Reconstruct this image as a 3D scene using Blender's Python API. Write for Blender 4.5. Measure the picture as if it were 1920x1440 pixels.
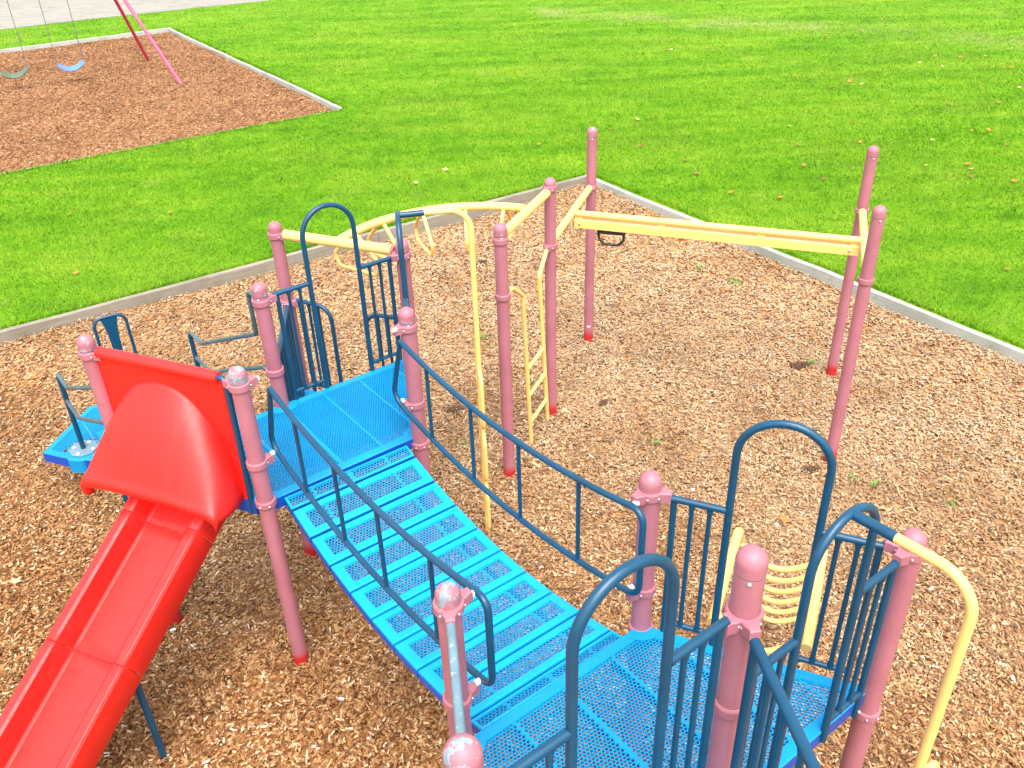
import bpy, math, random
import numpy as np
from mathutils import Vector, Matrix
for o in list(bpy.data.objects): bpy.data.objects.remove(o)
S = bpy.context.scene; COL = S.collection
PI = math.pi; RAD = math.radians
random.seed(4); RNG = np.random.default_rng(11)

# ------------------------------------------------------------ camera, sky, sun, exposure
cam = bpy.data.objects.new('camera', bpy.data.cameras.new('camera')); COL.objects.link(cam)
cam.data.sensor_width = 36; cam.data.lens = 1653.27/1920*36; cam.data.clip_end = 2000; cam.data.clip_start = .05
R_ = Vector((0.99941685, -0.01800858, -0.02901139)); U_ = Vector((0.0341463, 0.52708727, 0.84912487)); F_ = Vector((0, 0.84962033, -0.52739482))
cam.matrix_world = Matrix(((R_.x, U_.x, -F_.x, 0), (R_.y, U_.y, -F_.y, 0), (R_.z, U_.z, -F_.z, 4.2), (0, 0, 0, 1)))
S.camera = cam
SUN_EL, SUN_AZ = RAD(64), RAD(172)          # azimuth clockwise from +Y
W = bpy.data.worlds.new('World'); S.world = W; W.use_nodes = True
nt = W.node_tree; bg = nt.nodes['Background']
sky = nt.nodes.new('ShaderNodeTexSky'); sky.sky_type = 'NISHITA'; sky.sun_disc = False
sky.sun_elevation = SUN_EL; sky.sun_rotation = SUN_AZ; sky.dust_density = 4; sky.air_density = 1.0; sky.ozone_density = 1
hs = nt.nodes.new('ShaderNodeHueSaturation'); hs.inputs['Saturation'].default_value = .42
nt.links.new(sky.outputs[0], hs.inputs['Color']); nt.links.new(hs.outputs[0], bg.inputs['Color'])
bg.inputs['Strength'].default_value = .15
sl = bpy.data.lights.new('sun', 'SUN'); sl.energy = 1.05; sl.angle = RAD(50); sl.color = (1, .95, .87)
so = bpy.data.objects.new('sun', sl); COL.objects.link(so)
sd = Vector((math.sin(SUN_AZ)*math.cos(SUN_EL), math.cos(SUN_AZ)*math.cos(SUN_EL), math.sin(SUN_EL)))
so.rotation_euler = sd.to_track_quat('Z', 'Y').to_euler(); so.location = (10, -10, 20)
S.view_settings.view_transform = 'Standard'; S.view_settings.look = 'None'; S.view_settings.gamma = 1
S.view_settings.exposure = 1.68

# ------------------------------------------------------------ materials
def newmat(name):
    m = bpy.data.materials.new(name); m.use_nodes = True
    return m, m.node_tree, m.node_tree.nodes['Principled BSDF']
def N(nt, t, **kw):
    n = nt.nodes.new(t)
    for k, v in kw.items(): setattr(n, k, v)
    return n
def noise(nt, vec, scale, detail=4, rough=.55):
    n = N(nt, 'ShaderNodeTexNoise'); n.inputs['Scale'].default_value = scale; n.inputs['Detail'].default_value = detail
    n.inputs['Roughness'].default_value = rough
    if vec is not None: nt.links.new(vec, n.inputs['Vector'])
    return n.outputs['Fac']
def ramp(nt, fac, stops, interp='LINEAR'):
    r = N(nt, 'ShaderNodeValToRGB'); e = r.color_ramp.elements; r.color_ramp.interpolation = interp
    while len(e) < len(stops): e.new(.5)
    for i, (p, c) in enumerate(stops):
        e[i].position = p; e[i].color = c if len(c) == 4 else (*c, 1)
    nt.links.new(fac, r.inputs[0]); return r.outputs[0]
def mix(nt, fac, a, b, blend='MIX'):
    m = N(nt, 'ShaderNodeMix', data_type='RGBA', blend_type=blend)
    for sock, v in ((m.inputs[0], fac), (m.inputs[6], a), (m.inputs[7], b)):
        if isinstance(v, (int, float)): sock.default_value = v
        elif isinstance(v, tuple): sock.default_value = (*v, 1) if len(v) == 3 else v
        else: nt.links.new(v, sock)
    return m.outputs[2]
def mth(nt, op, a, b=0., clamp=False):
    m = N(nt, 'ShaderNodeMath', operation=op, use_clamp=clamp)
    for s, v in zip(m.inputs, (a, b)):
        if isinstance(v, (int, float)): s.default_value = v
        else: nt.links.new(v, s)
    return m.outputs[0]
def bump(nt, b, h, strength, dist=.01):
    n = N(nt, 'ShaderNodeBump'); n.inputs['Strength'].default_value = strength; n.inputs['Distance'].default_value = dist
    nt.links.new(h, n.inputs['Height']); nt.links.new(n.outputs[0], b.inputs['Normal'])
def pos(nt): return N(nt, 'ShaderNodeNewGeometry').outputs['Position']
def paint(name, col, rough=.45, var=.12, scale=6., fine=0., spots=None, spec=.5):
    """painted or moulded surface: slow tint variation, faint grain, optional scuffs"""
    m, nt, b = newmat(name); p = pos(nt)
    a = tuple(c*(1-var) for c in col); c = tuple(min(1, x*(1+var)) for x in col)
    colr = ramp(nt, noise(nt, p, scale, 5), [(.3, a), (.7, c)])
    if spots:
        f = ramp(nt, noise(nt, p, 38, 6, .7), [(spots[1], (0, 0, 0)), (spots[1]+.04, (1, 1, 1))])
        colr = mix(nt, f, colr, spots[0])
    nt.links.new(colr, b.inputs['Base Color'])
    rr = ramp(nt, noise(nt, p, 22, 4), [(.3, (rough*.85,)*3), (.7, (min(1, rough*1.2),)*3)])
    nt.links.new(rr, b.inputs['Roughness']); b.inputs['Specular IOR Level'].default_value = spec
    bump(nt, b, noise(nt, p, 160, 3), .08+fine, .002)
    return m
def paint_scuffed(name, col, *a, **k):
    """moulded plastic with faint pale rub marks drawn out along the slope"""
    m = paint(name, col, *a, **k); nt = m.node_tree; b = nt.nodes['Principled BSDF']; old = b.inputs['Base Color'].links[0].from_socket
    mp = N(nt, 'ShaderNodeMapping'); mp.inputs['Scale'].default_value = (16, 1.1, 1.1); nt.links.new(N(nt, 'ShaderNodeTexCoord').outputs['Object'], mp.inputs[0])
    f = ramp(nt, noise(nt, mp.outputs[0], 2.4, 8, .7), [(.55, (0, 0, 0)), (.78, (.12, .12, .12))])
    nt.links.new(mix(nt, f, old, (.72, .12, .12)), b.inputs['Base Color']); return m
def pink_paint(name, worn):
    m, nt, b = newmat(name); p = pos(nt)
    base = ramp(nt, noise(nt, p, 5, 5), [(.3, (.32, .110, .138)), (.7, (.38, .138, .168))])
    base = mix(nt, ramp(nt, noise(nt, p, 60, 5), [(.62, (0, 0, 0)), (.75, (.35, .35, .35))]), base, (.40, .17, .20))
    if worn is None:                                  # unfaded red at the foot of each pole
        sx = N(nt, 'ShaderNodeSeparateXYZ'); nt.links.new(p, sx.inputs[0])
        z = mth(nt, 'ADD', sx.outputs[2], mth(nt, 'MULTIPLY', noise(nt, p, 12, 3), .05))
        base = mix(nt, ramp(nt, z, [(.06, (1, 1, 1)), (.13, (0, 0, 0))]), base, (.42, .012, .016))
    else:                                             # bare grey aluminium where the coating has peeled
        sx = N(nt, 'ShaderNodeSeparateXYZ'); nt.links.new(N(nt, 'ShaderNodeTexCoord').outputs['Object'], sx.inputs[0])
        f = noise(nt, p, 17, 7, .68)
        base = mix(nt, ramp(nt, f, [(worn, (0, 0, 0)), (worn+.025, (1, 1, 1))]), base,
                   ramp(nt, noise(nt, p, 45, 4), [(.35, (.15, .21, .26)), (.65, (.26, .33, .38))]))
    nt.links.new(base, b.inputs['Base Color']); b.inputs['Roughness'].default_value = .5
    bump(nt, b, noise(nt, p, 220, 2), .06, .002)
    return m
M = {}
M['pink'] = pink_paint('faded_pink_paint', None)
M['cap_clean'] = pink_paint('pink_cap_sound', .70)
M['cap_light'] = pink_paint('pink_cap_chipped', .585)
M['cap_heavy'] = pink_paint('pink_cap_peeling', .465)
M['cap_patchy'] = pink_paint('pink_cap_patchy', .55)
M['navy'] = paint('navy_rail_coating', (.0025, .050, .105), .34, .14, 7, spots=((.15, .23, .28), .76), spec=.45)
M['navy_worn'] = paint('worn_blue_grey_coating', (.055, .10, .115), .4, .25, 14, spots=((.25, .30, .31), .62))
M['rail_bare'] = paint('rubbed_bare_rail', (.13, .21, .25), .32, .25, 9, spots=((.32, .38, .40), .6))
M['deck'] = paint('blue_deck_plastisol', (.001, .215, .47), .45, .10, 4, spots=((.10, .33, .55), .70), spec=.3)
M['plank'] = paint('cyan_plank_plastisol', (.001, .30, .56), .45, .09, 5, spots=((.10, .36, .55), .71), spec=.3)
M['deckside'] = paint('deep_blue_deck_skirt', (.002, .06, .36), .4, .08)
M['red'] = paint_scuffed('red_slide_plastic', (.74, .011, .007), .46, .05, 3, spec=.55)
M['yellow'] = paint('yellow_bar_paint', (.86, .52, .155), .42, .07, 5, spots=((.80, .62, .36), .74))
M['metal'] = paint('galvanised_metal', (.5, .52, .53), .38, .1); M['metal'].node_tree.nodes['Principled BSDF'].inputs['Metallic'].default_value = .7
M['seam'] = paint('grey_cap_seam', (.09, .10, .11), .5, .3)
M['flange'] = paint('grey_flange_plate', (.13, .20, .25), .45, .1)
M['white'] = paint('white_scuffed_metal', (.75, .76, .76), .5, .06)
M['black'] = paint('black_rubber', (.018, .014, .012), .5, .2)
M['chain'] = paint('dull_chain_steel', (.14, .14, .15), .5, .2)
M['swing_blue'] = paint('blue_belt_seat', (.09, .18, .55), .5, .1)
M['swing_green'] = paint('weathered_green_belt_seat', (.075, .115, .075), .6, .15)
M['swingpink'] = paint('magenta_pink_frame_paint', (.52, .09, .17), .45, .12)
M['swingred'] = paint('deep_red_frame_paint', (.42, .03, .06), .45, .12)
M['sticker'] = paint('white_sticker', (.8, .8, .8), .5, .02)

def timber_mat(name, c0, c1):
    m, nt, b = newmat(name); tc = N(nt, 'ShaderNodeTexCoord').outputs['Object']
    mp = N(nt, 'ShaderNodeMapping'); mp.inputs['Scale'].default_value = (1.1, 26, 26); nt.links.new(tc, mp.inputs[0])
    g = noise(nt, mp.outputs[0], 2.2, 8, .65); big = noise(nt, pos(nt), 1.6, 4)
    c = ramp(nt, g, [(.25, c0), (.55, tuple((x+y)/2 for x, y in zip(c0, c1))), (.75, c1)])
    c = mix(nt, ramp(nt, big, [(.45, (0, 0, 0)), (.7, (.6, .6, .6))]), c, tuple(x*.62 for x in c0))
    c = mix(nt, ramp(nt, noise(nt, pos(nt), 9, 4), [(.62, (0, 0, 0)), (.72, (.5, .5, .5))]), c, (.16, .21, .10))
    nt.links.new(c, b.inputs['Base Color']); b.inputs['Roughness'].default_value = .85; bump(nt, b, g, .5, .006); return m
M['timber'] = timber_mat('weathered_grey_timber', (.17, .145, .105), (.30, .275, .22))
M['timber_pale'] = timber_mat('pale_bleached_timber', (.30, .32, .27), (.47, .485, .43))

def attr(nt, n): a = N(nt, 'ShaderNodeAttribute'); a.attribute_name = n; return a.outputs['Fac']
def open_light_tint(nt):
    """brighter open light put into the chip colour: paler with distance, in drifting patches"""
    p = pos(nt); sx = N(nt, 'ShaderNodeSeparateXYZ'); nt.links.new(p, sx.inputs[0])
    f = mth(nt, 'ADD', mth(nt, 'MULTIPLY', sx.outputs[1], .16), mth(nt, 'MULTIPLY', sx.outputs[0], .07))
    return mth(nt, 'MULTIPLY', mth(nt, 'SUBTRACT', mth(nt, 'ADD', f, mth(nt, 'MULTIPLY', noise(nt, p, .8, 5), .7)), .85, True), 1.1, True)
def chip_mat(name, stops, open_light=False):
    m, nt, b = newmat(name)
    c = ramp(nt, attr(nt, 'tone'), stops)
    if open_light: c = mix(nt, open_light_tint(nt), c, mix(nt, .62, c, (.53, .43, .29)))  # mixes the brighter light of the far open side into the chip colour
    c = mix(nt, 1., c, ramp(nt, noise(nt, pos(nt), 1.3, 6, .62), [(.34, (.70, .66, .62)), (.56, (1, 1, 1))]), 'MULTIPLY')
    g = noise(nt, pos(nt), 140, 3); c = mix(nt, .45, c, ramp(nt, g, [(.3, (.55, .55, .55)), (.7, (1, 1, 1))]), 'MULTIPLY')
    nt.links.new(c, b.inputs['Base Color']); b.inputs['Roughness'].default_value = .9; b.inputs['Specular IOR Level'].default_value = .2; return m
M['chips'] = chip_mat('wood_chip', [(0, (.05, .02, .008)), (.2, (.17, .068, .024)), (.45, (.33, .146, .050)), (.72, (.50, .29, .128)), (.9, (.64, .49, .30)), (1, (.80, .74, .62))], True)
M['chips_red'] = chip_mat('reddish_wood_chip', [(0, (.13, .055, .022)), (.3, (.26, .12, .05)), (.65, (.37, .19, .09)), (.92, (.50, .32, .18)), (1, (.7, .50, .32))])
def litter_mat(name, stops, sc):
    m, nt, b = newmat(name); p = pos(nt)
    v = N(nt, 'ShaderNodeTexVoronoi'); v.inputs['Scale'].default_value = sc; v.inputs['Randomness'].default_value = 1
    mp = N(nt, 'ShaderNodeMapping'); mp.inputs['Scale'].default_value = (1, .5, 1); mp.inputs['Rotation'].default_value = (0, 0, .6); nt.links.new(p, mp.inputs[0])
    d = N(nt, 'ShaderNodeMix', data_type='VECTOR')
    nz = N(nt, 'ShaderNodeTexNoise'); nz.inputs['Scale'].default_value = 9; nt.links.new(p, nz.inputs['Vector'])
    d.inputs[0].default_value = .06; nt.links.new(mp.outputs[0], d.inputs[4]); nt.links.new(nz.outputs['Color'], d.inputs[5]); nt.links.new(d.outputs[1], v.inputs['Vector'])
    sep = N(nt, 'ShaderNodeSeparateColor'); nt.links.new(v.outputs['Color'], sep.inputs[0])
    c = ramp(nt, sep.outputs[0], stops)
    patch = ramp(nt, noise(nt, p, .9, 5), [(.35, (.72, .70, .68)), (.65, (1, 1, 1))])
    c = mix(nt, 1., c, patch, 'MULTIPLY')
    nt.links.new(c, b.inputs['Base Color']); b.inputs['Roughness'].default_value = .95; b.inputs['Specular IOR Level'].default_value = .15
    bump(nt, b, mth(nt, 'ADD', sep.outputs[1], mth(nt, 'MULTIPLY', v.outputs['Distance'], -1.)), .9, .012); return m
M['bed'] = litter_mat('packed_wood_chip', [(0, (.09, .032, .009)), (.3, (.24, .10, .03)), (.7, (.42, .21, .075)), (1, (.58, .37, .18))], 42)
M['bed_red'] = litter_mat('packed_reddish_chip', [(0, (.13, .05, .02)), (.3, (.26, .115, .045)), (.7, (.37, .19, .085)), (1, (.5, .30, .16))], 34)

def lawn_colour(nt, p):
    """mown lawn: clumps, mowing streaks, a worn strip far off"""
    mp = N(nt, 'ShaderNodeMapping'); mp.inputs['Rotation'].default_value = (0, 0, -.28); mp.inputs['Scale'].default_value = (.35, 1.7, 1); nt.links.new(p, mp.inputs[0])
    streak = noise(nt, mp.outputs[0], .9, 5); clump = noise(nt, p, 3.2, 6, .62)
    f = mth(nt, 'ADD', mth(nt, 'MULTIPLY', streak, .55), mth(nt, 'MULTIPLY', clump, .45))
    c = ramp(nt, f, [(.33, (.064, .19, .004)), (.5, (.120, .283, .006)), (.68, (.21, .352, .018))])
    c = mix(nt, ramp(nt, noise(nt, p, .42, 5, .6), [(.46, (0, 0, 0)), (.68, (.4, .4, .4))]), c, (.215, .315, .022))
    c = mix(nt, ramp(nt, noise(nt, p, 1.7, 6, .7), [(.58, (0, 0, 0)), (.74, (.35, .35, .35))]), c, (.27, .34, .06))
    # worn, thin turf along the path people walk
    sx = N(nt, 'ShaderNodeSeparateXYZ'); nt.links.new(p, sx.inputs[0])
    d = mth(nt, 'ADD', mth(nt, 'ADD', sx.outputs[1], mth(nt, 'MULTIPLY', sx.outputs[0], .59)), -26.4)
    band = mth(nt, 'SUBTRACT', 1., mth(nt, 'MULTIPLY', mth(nt, 'ABSOLUTE', d), .24), True)
    xm = ramp(nt, mth(nt, 'MULTIPLY', sx.outputs[0], .05), [(.0, (0, 0, 0)), (.06, (1, 1, 1))])
    mpb = N(nt, 'ShaderNodeMapping'); mpb.inputs['Rotation'].default_value = (0, 0, .53); mpb.inputs['Scale'].default_value = (.45, 1.6, 1); nt.links.new(p, mpb.inputs[0])
    w = ramp(nt, mth(nt, 'MULTIPLY', mth(nt, 'MULTIPLY', band, xm), mth(nt, 'MULTIPLY', noise(nt, mpb.outputs[0], 2.6, 9, .8), 1.4)), [(.47, (0, 0, 0)), (.76, (.85, .85, .85))])
    w = mth(nt, 'MULTIPLY', w, ramp(nt, noise(nt, p, .55, 6, .65), [(.40, (.15, .15, .15)), (.60, (.85, .85, .85))]))
    return mix(nt, w, c, (.30, .32, .10))
def lawn_mat():
    m, nt, b = newmat('mown_lawn'); p = pos(nt); c = lawn_colour(nt, p)
    fine = noise(nt, p, 46, 5, .7)
    c = mix(nt, 1., c, ramp(nt, fine, [(.3, (.5, .55, .5)), (.6, (1.0, 1.0, 1.0))]), 'MULTIPLY')
    nt.links.new(c, b.inputs['Base Color']); b.inputs['Roughness'].default_value = .9; b.inputs['Specular IOR Level'].default_value = .15
    bump(nt, b, fine, .8, .03); return m
def blade_mat():
    m, nt, b = newmat('grass_blade'); p = pos(nt); c = lawn_colour(nt, p)
    c = mix(nt, 1., c, ramp(nt, attr(nt, 'tone'), [(0, (.68, .72, .7)), (.55, (1, 1, 1)), (.93, (1.15, 1.1, 1.25)), (1, (1.45, 1.28, 3))]), 'MULTIPLY')
    nt.links.new(c, b.inputs['Base Color']); b.inputs['Roughness'].default_value = .8; b.inputs['Specular IOR Level'].default_value = .08; return m
M['lawn'] = lawn_mat(); M['blade'] = blade_mat()
def gravel_mat():
    m, nt, b = newmat('pale_gravel'); p = pos(nt)
    mp = N(nt, 'ShaderNodeMapping'); mp.inputs['Rotation'].default_value = (0, 0, -.5); mp.inputs['Scale'].default_value = (.6, 1.6, 1); nt.links.new(p, mp.inputs[0])
    c = ramp(nt, noise(nt, mp.outputs[0], 3.5, 8, .75), [(.3, (.10, .085, .07)), (.44, (.215, .20, .165)), (.7, (.28, .262, .225))])
    nt.links.new(c, b.inputs['Base Color']); b.inputs['Roughness'].default_value = .95; bump(nt, b, noise(nt, p, 30, 4), .5, .02); return m
M['gravel'] = gravel_mat()
M['leaf_orange'] = paint('orange_leaf', (.55, .16, .025), .6, .2, 30)
M['leaf_pale'] = paint('pale_dry_leaf', (.62, .42, .22), .6, .2, 30)
M['leaf_brown'] = paint('brown_leaf', (.25, .09, .03), .6, .2, 30)
M['weed'] = paint('weed_green', (.10, .25, .02), .6, .25, 30)

# ------------------------------------------------------------ mesh helpers
class MB:
    def __init__(s): s.v = []; s.f = []
    def add(s, vs, fs):
        o = len(s.v); s.v += [tuple(v) for v in vs]; s.f += [tuple(i+o for i in f) for f in fs]; return s
    def tube(s, path, r, seg=12, closed=False, flat=None):
        P = [Vector(p) for p in path]; n = len(P); T = []
        for i in range(n):
            a = P[i-1] if (i or closed) else P[i]; b = P[(i+1) % n] if (i < n-1 or closed) else P[i]
            T.append((b-a).normalized())
        up = Vector((0, 0, 1)) if abs(T[0].z) < .9 else Vector((1, 0, 0))
        nrm = (up - T[0]*up.dot(T[0])).normalized(); vs = []
        for i in range(n):
            nrm = (nrm - T[i]*nrm.dot(T[i])).normalized(); bi = T[i].cross(nrm)
            rr = r[i] if isinstance(r, (list, tuple)) else r
            for k in range(seg):
                a = 2*PI*k/seg; vs.append(P[i] + nrm*math.cos(a)*rr*(flat or 1) + bi*math.sin(a)*rr)
        fs = []
        for i in range(n if closed else n-1):
            j = (i+1) % n
            for k in range(seg):
                l = (k+1) % seg; fs.append((i*seg+k, i*seg+l, j*seg+l, j*seg+k))
        if not closed:
            fs.append(tuple(range(seg))[::-1]); fs.append(tuple((n-1)*seg+k for k in range(seg)))
        return s.add(vs, fs)
    def lathe(s, prof, c=(0, 0, 0), seg=28, closed=False):
        vs = []; fs = []; n = len(prof)
        for (r, z) in prof:
            for k in range(seg):
                a = 2*PI*k/seg; vs.append((c[0]+r*math.cos(a), c[1]+r*math.sin(a), c[2]+z))
        for i in range(n if closed else n-1):
            j = (i+1) % n
            for k in range(seg):
                l = (k+1) % seg; fs.append((i*seg+k, i*seg+l, j*seg+l, j*seg+k))
        if not closed:
            if prof[0][0] > 1e-4: fs.append(tuple(range(seg))[::-1])
            if prof[-1][0] > 1e-4: fs.append(tuple((n-1)*seg+k for k in range(seg)))
        return s.add(vs, fs)
    def prism(s, poly, z0, z1, ch=0., zf=None):
        """upright prism over a counter-clockwise polygon, top edge chamfered by ch"""
        zf = zf or (lambda x, y: 0.); n = len(poly); c = Vector((sum(p[0] for p in poly)/n, sum(p[1] for p in poly)/n))
        ins = inset(poly, ch) if ch else poly
        vs = [(x, y, z0+zf(x, y)) for x, y in poly]+[(x, y, z1-ch+zf(x, y)) for x, y in poly]
        if ch: vs += [(x, y, z1+zf(x, y)) for x, y in ins]
        L = 3 if ch else 2; fs = [tuple(range(n))[::-1], tuple((L-1)*n+k for k in range(n))]
        for l in range(L-1):
            for k in range(n):
                j = (k+1) % n; fs.append((l*n+k, l*n+j, (l+1)*n+j, (l+1)*n+k))
        return s.add(vs, fs)
    def box(s, c, size, rot=None, ch=.0):
        sx, sy, sz = (d/2 for d in size); t = MB().prism([(-sx, -sy), (sx, -sy), (sx, sy), (-sx, sy)], -sz, sz, ch)
        for i, v in enumerate(t.v):
            v = Vector(v)
            if rot is not None: v = rot @ v
            t.v[i] = tuple(v+Vector(c))
        return s.add(t.v, t.f)
    def ball(s, c, r, seg=12, ring=8, sq=1.):
        pr = [(r*math.sin(PI*i/ring), -r*sq*math.cos(PI*i/ring)) for i in range(ring+1)]
        pr[0] = (1e-5, pr[0][1]); pr[-1] = (1e-5, pr[-1][1]); return s.lathe(pr, c, seg)
    def build(s, name, mat, parent=None, smooth=True, label=None, ang=38):
        me = bpy.data.meshes.new(name); me.from_pydata(s.v, [], s.f); me.update()
        if smooth:
            me.polygons.foreach_set('use_smooth', [True]*len(me.polygons)); me.set_sharp_from_angle(angle=RAD(ang))
        mats = mat if isinstance(mat, list) else [mat]
        for mm in mats: me.materials.append(mm)
        o = bpy.data.objects.new(name, me); COL.objects.link(o)
        if parent: o.parent = parent
        if label: o['label'] = label
        return o
def inset(poly, d):
    n = len(poly); out = []
    for i in range(n):
        p0, p1, p2 = (Vector(poly[(i+k) % n]) for k in (-1, 0, 1))
        a = (p1-p0).normalized(); b = (p2-p1).normalized(); na = Vector((-a.y, a.x)); nb = Vector((-b.y, b.x))
        bis = (na+nb); l = bis.length; bis /= l; out.append(tuple(p1+bis*(d/max(.3, bis.dot(na)))))
    return out
def fil(pts, r, n=6):
    """polyline with rounded corners"""
    P = [Vector(p) for p in pts]; out = [P[0]]
    for i in range(1, len(P)-1):
        a = P[i-1]-P[i]; b = P[i+1]-P[i]; la, lb = a.length, b.length; a /= la; b /= lb
        ang = a.angle(b)
        if ang > PI-.02: out.append(P[i]); continue
        d = min(r/math.tan(ang/2), la*.48, lb*.48); rr = d*math.tan(ang/2)
        c = P[i]+(a+b).normalized()*(rr/math.sin(ang/2)); s0 = P[i]+a*d-c; s1 = P[i]+b*d-c; th = s0.angle(s1)
        for k in range(n+1):
            t = k/n; out.append(c+(s0*math.sin((1-t)*th)+s1*math.sin(t*th))/math.sin(th))
    out.append(P[-1]); return out
def thing(name, label, cat, loc=(0, 0, 0), rotz=0., group=None):
    o = bpy.data.objects.new(name, None); o.empty_display_size = .1; COL.objects.link(o)
    o.location = loc; o.rotation_euler = (0, 0, rotz); o['label'] = label; o['category'] = cat
    if group: o['group'] = group
    return o
def tag(o, label, cat, group=None):
    o['label'] = label; o['category'] = cat
    if group: o['group'] = group
    return o
def copy_tree(o, parent=None):
    c = o.copy(); COL.objects.link(c)
    if parent: c.parent = parent
    for ch in list(o.children): copy_tree(ch, c)
    return c
def structure(o, kind='structure'): o['kind'] = kind; return o
def bigmesh(name, V, nper, mat, tone):
    """many equal polygons of nper corners from an (n*nper,3) array, with a per-point tone"""
    n = len(V)//nper; me = bpy.data.meshes.new(name); me.vertices.add(len(V)); me.vertices.foreach_set('co', V.astype(np.float32).ravel())
    me.loops.add(len(V)); me.loops.foreach_set('vertex_index', np.arange(len(V), dtype=np.int32))
    me.polygons.add(n); me.polygons.foreach_set('loop_start', np.arange(n, dtype=np.int32)*nper)
    me.update(calc_edges=True)
    a = me.attributes.new('tone', 'FLOAT', 'POINT'); a.data.foreach_set('value', np.repeat(tone, nper).astype(np.float32))
    me.materials.append(mat); o = bpy.data.objects.new(name, me); COL.objects.link(o); return o

# ------------------------------------------------------------ the ground
E1 = np.array([.83393782, .55185841]); E2 = np.array([-.55185841, .83393782])
def gw(a, b): return E1*a+E2*b                       # site grid (along / across the timber edging) to world
B1 = (-8.5, 7.58, -6.0, 9.36)                        # wood chip bed under the climbing frame: a0,a1,b0,b1
B2 = (-16., 6.46, 14.97, 25.5)                       # bed under the swings
ZL = .14
m_ = MB()
ca = sorted({-250, 250, B1[0], B1[1], B2[0], B2[1]}); cb = sorted({-120, 320, B1[2], B1[3], B2[2], B2[3]})
for i in range(len(ca)-1):
    for j in range(len(cb)-1):
        am, bm = (ca[i]+ca[i+1])/2, (cb[j]+cb[j+1])/2
        if any(q[0] < am < q[1] and q[2] < bm < q[3] for q in (B1, B2)): continue
        m_.add([(*gw(a, b), ZL) for a, b in ((ca[i], cb[j]), (ca[i+1], cb[j]), (ca[i+1], cb[j+1]), (ca[i], cb[j+1]))], [(0, 1, 2, 3)])
structure(m_.build('lawn', M['lawn'], smooth=False))
def bed_h(a, b, amp=.03):
    rise = .085*np.clip((a-(B1[1]-1.1))/1., 0, 1)*(np.asarray(b) < 10)+.05*np.clip((b-(B1[3]-1.6))/1.4, 0, 1)*(np.asarray(b) < 10)
    return amp*(np.sin(a*1.9+b*.7)+np.sin(b*2.3-a*.8)+np.sin(a*.6+1)*1.2)/3-amp+np.minimum(rise, .09)
def bed(name, B, z, mat, div=90):
    V = []; Fc = []
    for i in range(div+1):
        for j in range(div+1):
            a = B[0]+(B[1]-B[0])*i/div; b = B[2]+(B[3]-B[2])*j/div
            V.append((*gw(a, b), z+float(bed_h(a, b))))
    for i in range(div):
        for j in range(div): k = i*(div+1)+j; Fc.append((k, k+div+1, k+div+2, k+1))
    return structure(MB().add(V, Fc).build(name, mat))

bed('wood_chip_bed', B1, 0.0, M['bed']); bed('swing_chip_bed', B2, .13, M['bed_red'])
gv = [(-70, 28.9)]
for k in range(60):
    a = -30+k*.9; base = 28.85 if a < 3.5 else 28.85-.0185*(a-3.5)**1.75
    gv.append((a, base+random.uniform(-.09, .09)))
gv += [(26, 60), (-70, 120)]
gv = [tuple(gw(a, b)) for a, b in gv]
structure(MB().add([(x, y, ZL+.006) for x, y in gv], [tuple(range(len(gv)))]).build('gravel_yard', M['gravel'], smooth=False))

def chips(name, n, XY, Z, L, Wd, mat, tilt, seed):
    r = np.random.default_rng(seed); th = r.uniform(0, 2*PI, n); ln = L*np.exp(r.normal(0, .38, n)); wd = Wd*np.exp(r.normal(0, .3, n))
    bg_ = np.random.default_rng(seed+1).uniform(0, 1, n) < .006; ln[bg_] *= 2.2; wd[bg_] *= 1.3
    pitch = r.normal(0, tilt, n); roll = r.normal(0, tilt*1.3, n)
    d = np.stack([np.cos(th)*np.cos(pitch), np.sin(th)*np.cos(pitch), np.sin(pitch)], 1)
    s = np.stack([-np.sin(th)*np.cos(roll), np.cos(th)*np.cos(roll), np.sin(roll)], 1)
    C = np.concatenate([XY, Z[:, None]], 1); d = d*ln[:, None]/2; s = s*wd[:, None]/2
    tp = r.uniform(.35, 1., n)[:, None]; tq = r.uniform(.55, 1., n)[:, None]
    V = np.stack([C-d-s*tp, C+d*tq-s, C+d+s*tp*.8, C-d*tq+s], 1).reshape(-1, 3)
    V[:, 2] = np.maximum(V[:, 2], (np.repeat(Z, 4)-.012))
    tone = np.clip(r.beta(1.5, 1.55, n)*.9+r.normal(.02, .06, n), 0, 1); big = r.uniform(0, 1, n) < .012; tone[big] = r.uniform(.6, 1, big.sum())
    return structure(bigmesh(name, V, 4, mat, tone), 'stuff')
def sample_bed(n, B, box, bias, seed):
    r = np.random.default_rng(seed); out = []
    while sum(len(o) for o in out) < n:
        p = np.stack([r.uniform(box[0], box[1], n*2), r.uniform(box[2], box[3], n*2)], 1)
        a = p@E1; b = p@E2
        ok = (a > B[0]+.02) & (a < B[1]-.03) & (b > B[2]+.02) & (b < B[3]-.03)
        d2 = (p**2).sum(1)+17; ok &= r.uniform(0, 1, n*2) < np.minimum(1, bias/d2)
        ok &= (np.abs(p[:, 0]) < 1.6+.72*p[:, 1]+1.0)
        out.append(p[ok])
    p = np.concatenate(out)[:n]; return p, bed_h(p@E1, p@E2)
NC = 440000
xy, h = sample_bed(NC, B1, (-7.5, 7, .9, 12.6), 40, 3)
zz = h+RNG.uniform(.002, .026, NC)
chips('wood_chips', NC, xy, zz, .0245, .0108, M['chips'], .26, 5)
N2 = 130000
xy, h = sample_bed(N2, B2, (-18, 2, 11, 26), 9999, 7)
chips('swing_wood_chips', N2, xy, .13+h+RNG.uniform(.002, .02, N2), .04, .013, M['chips_red'], .3, 8)

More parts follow.
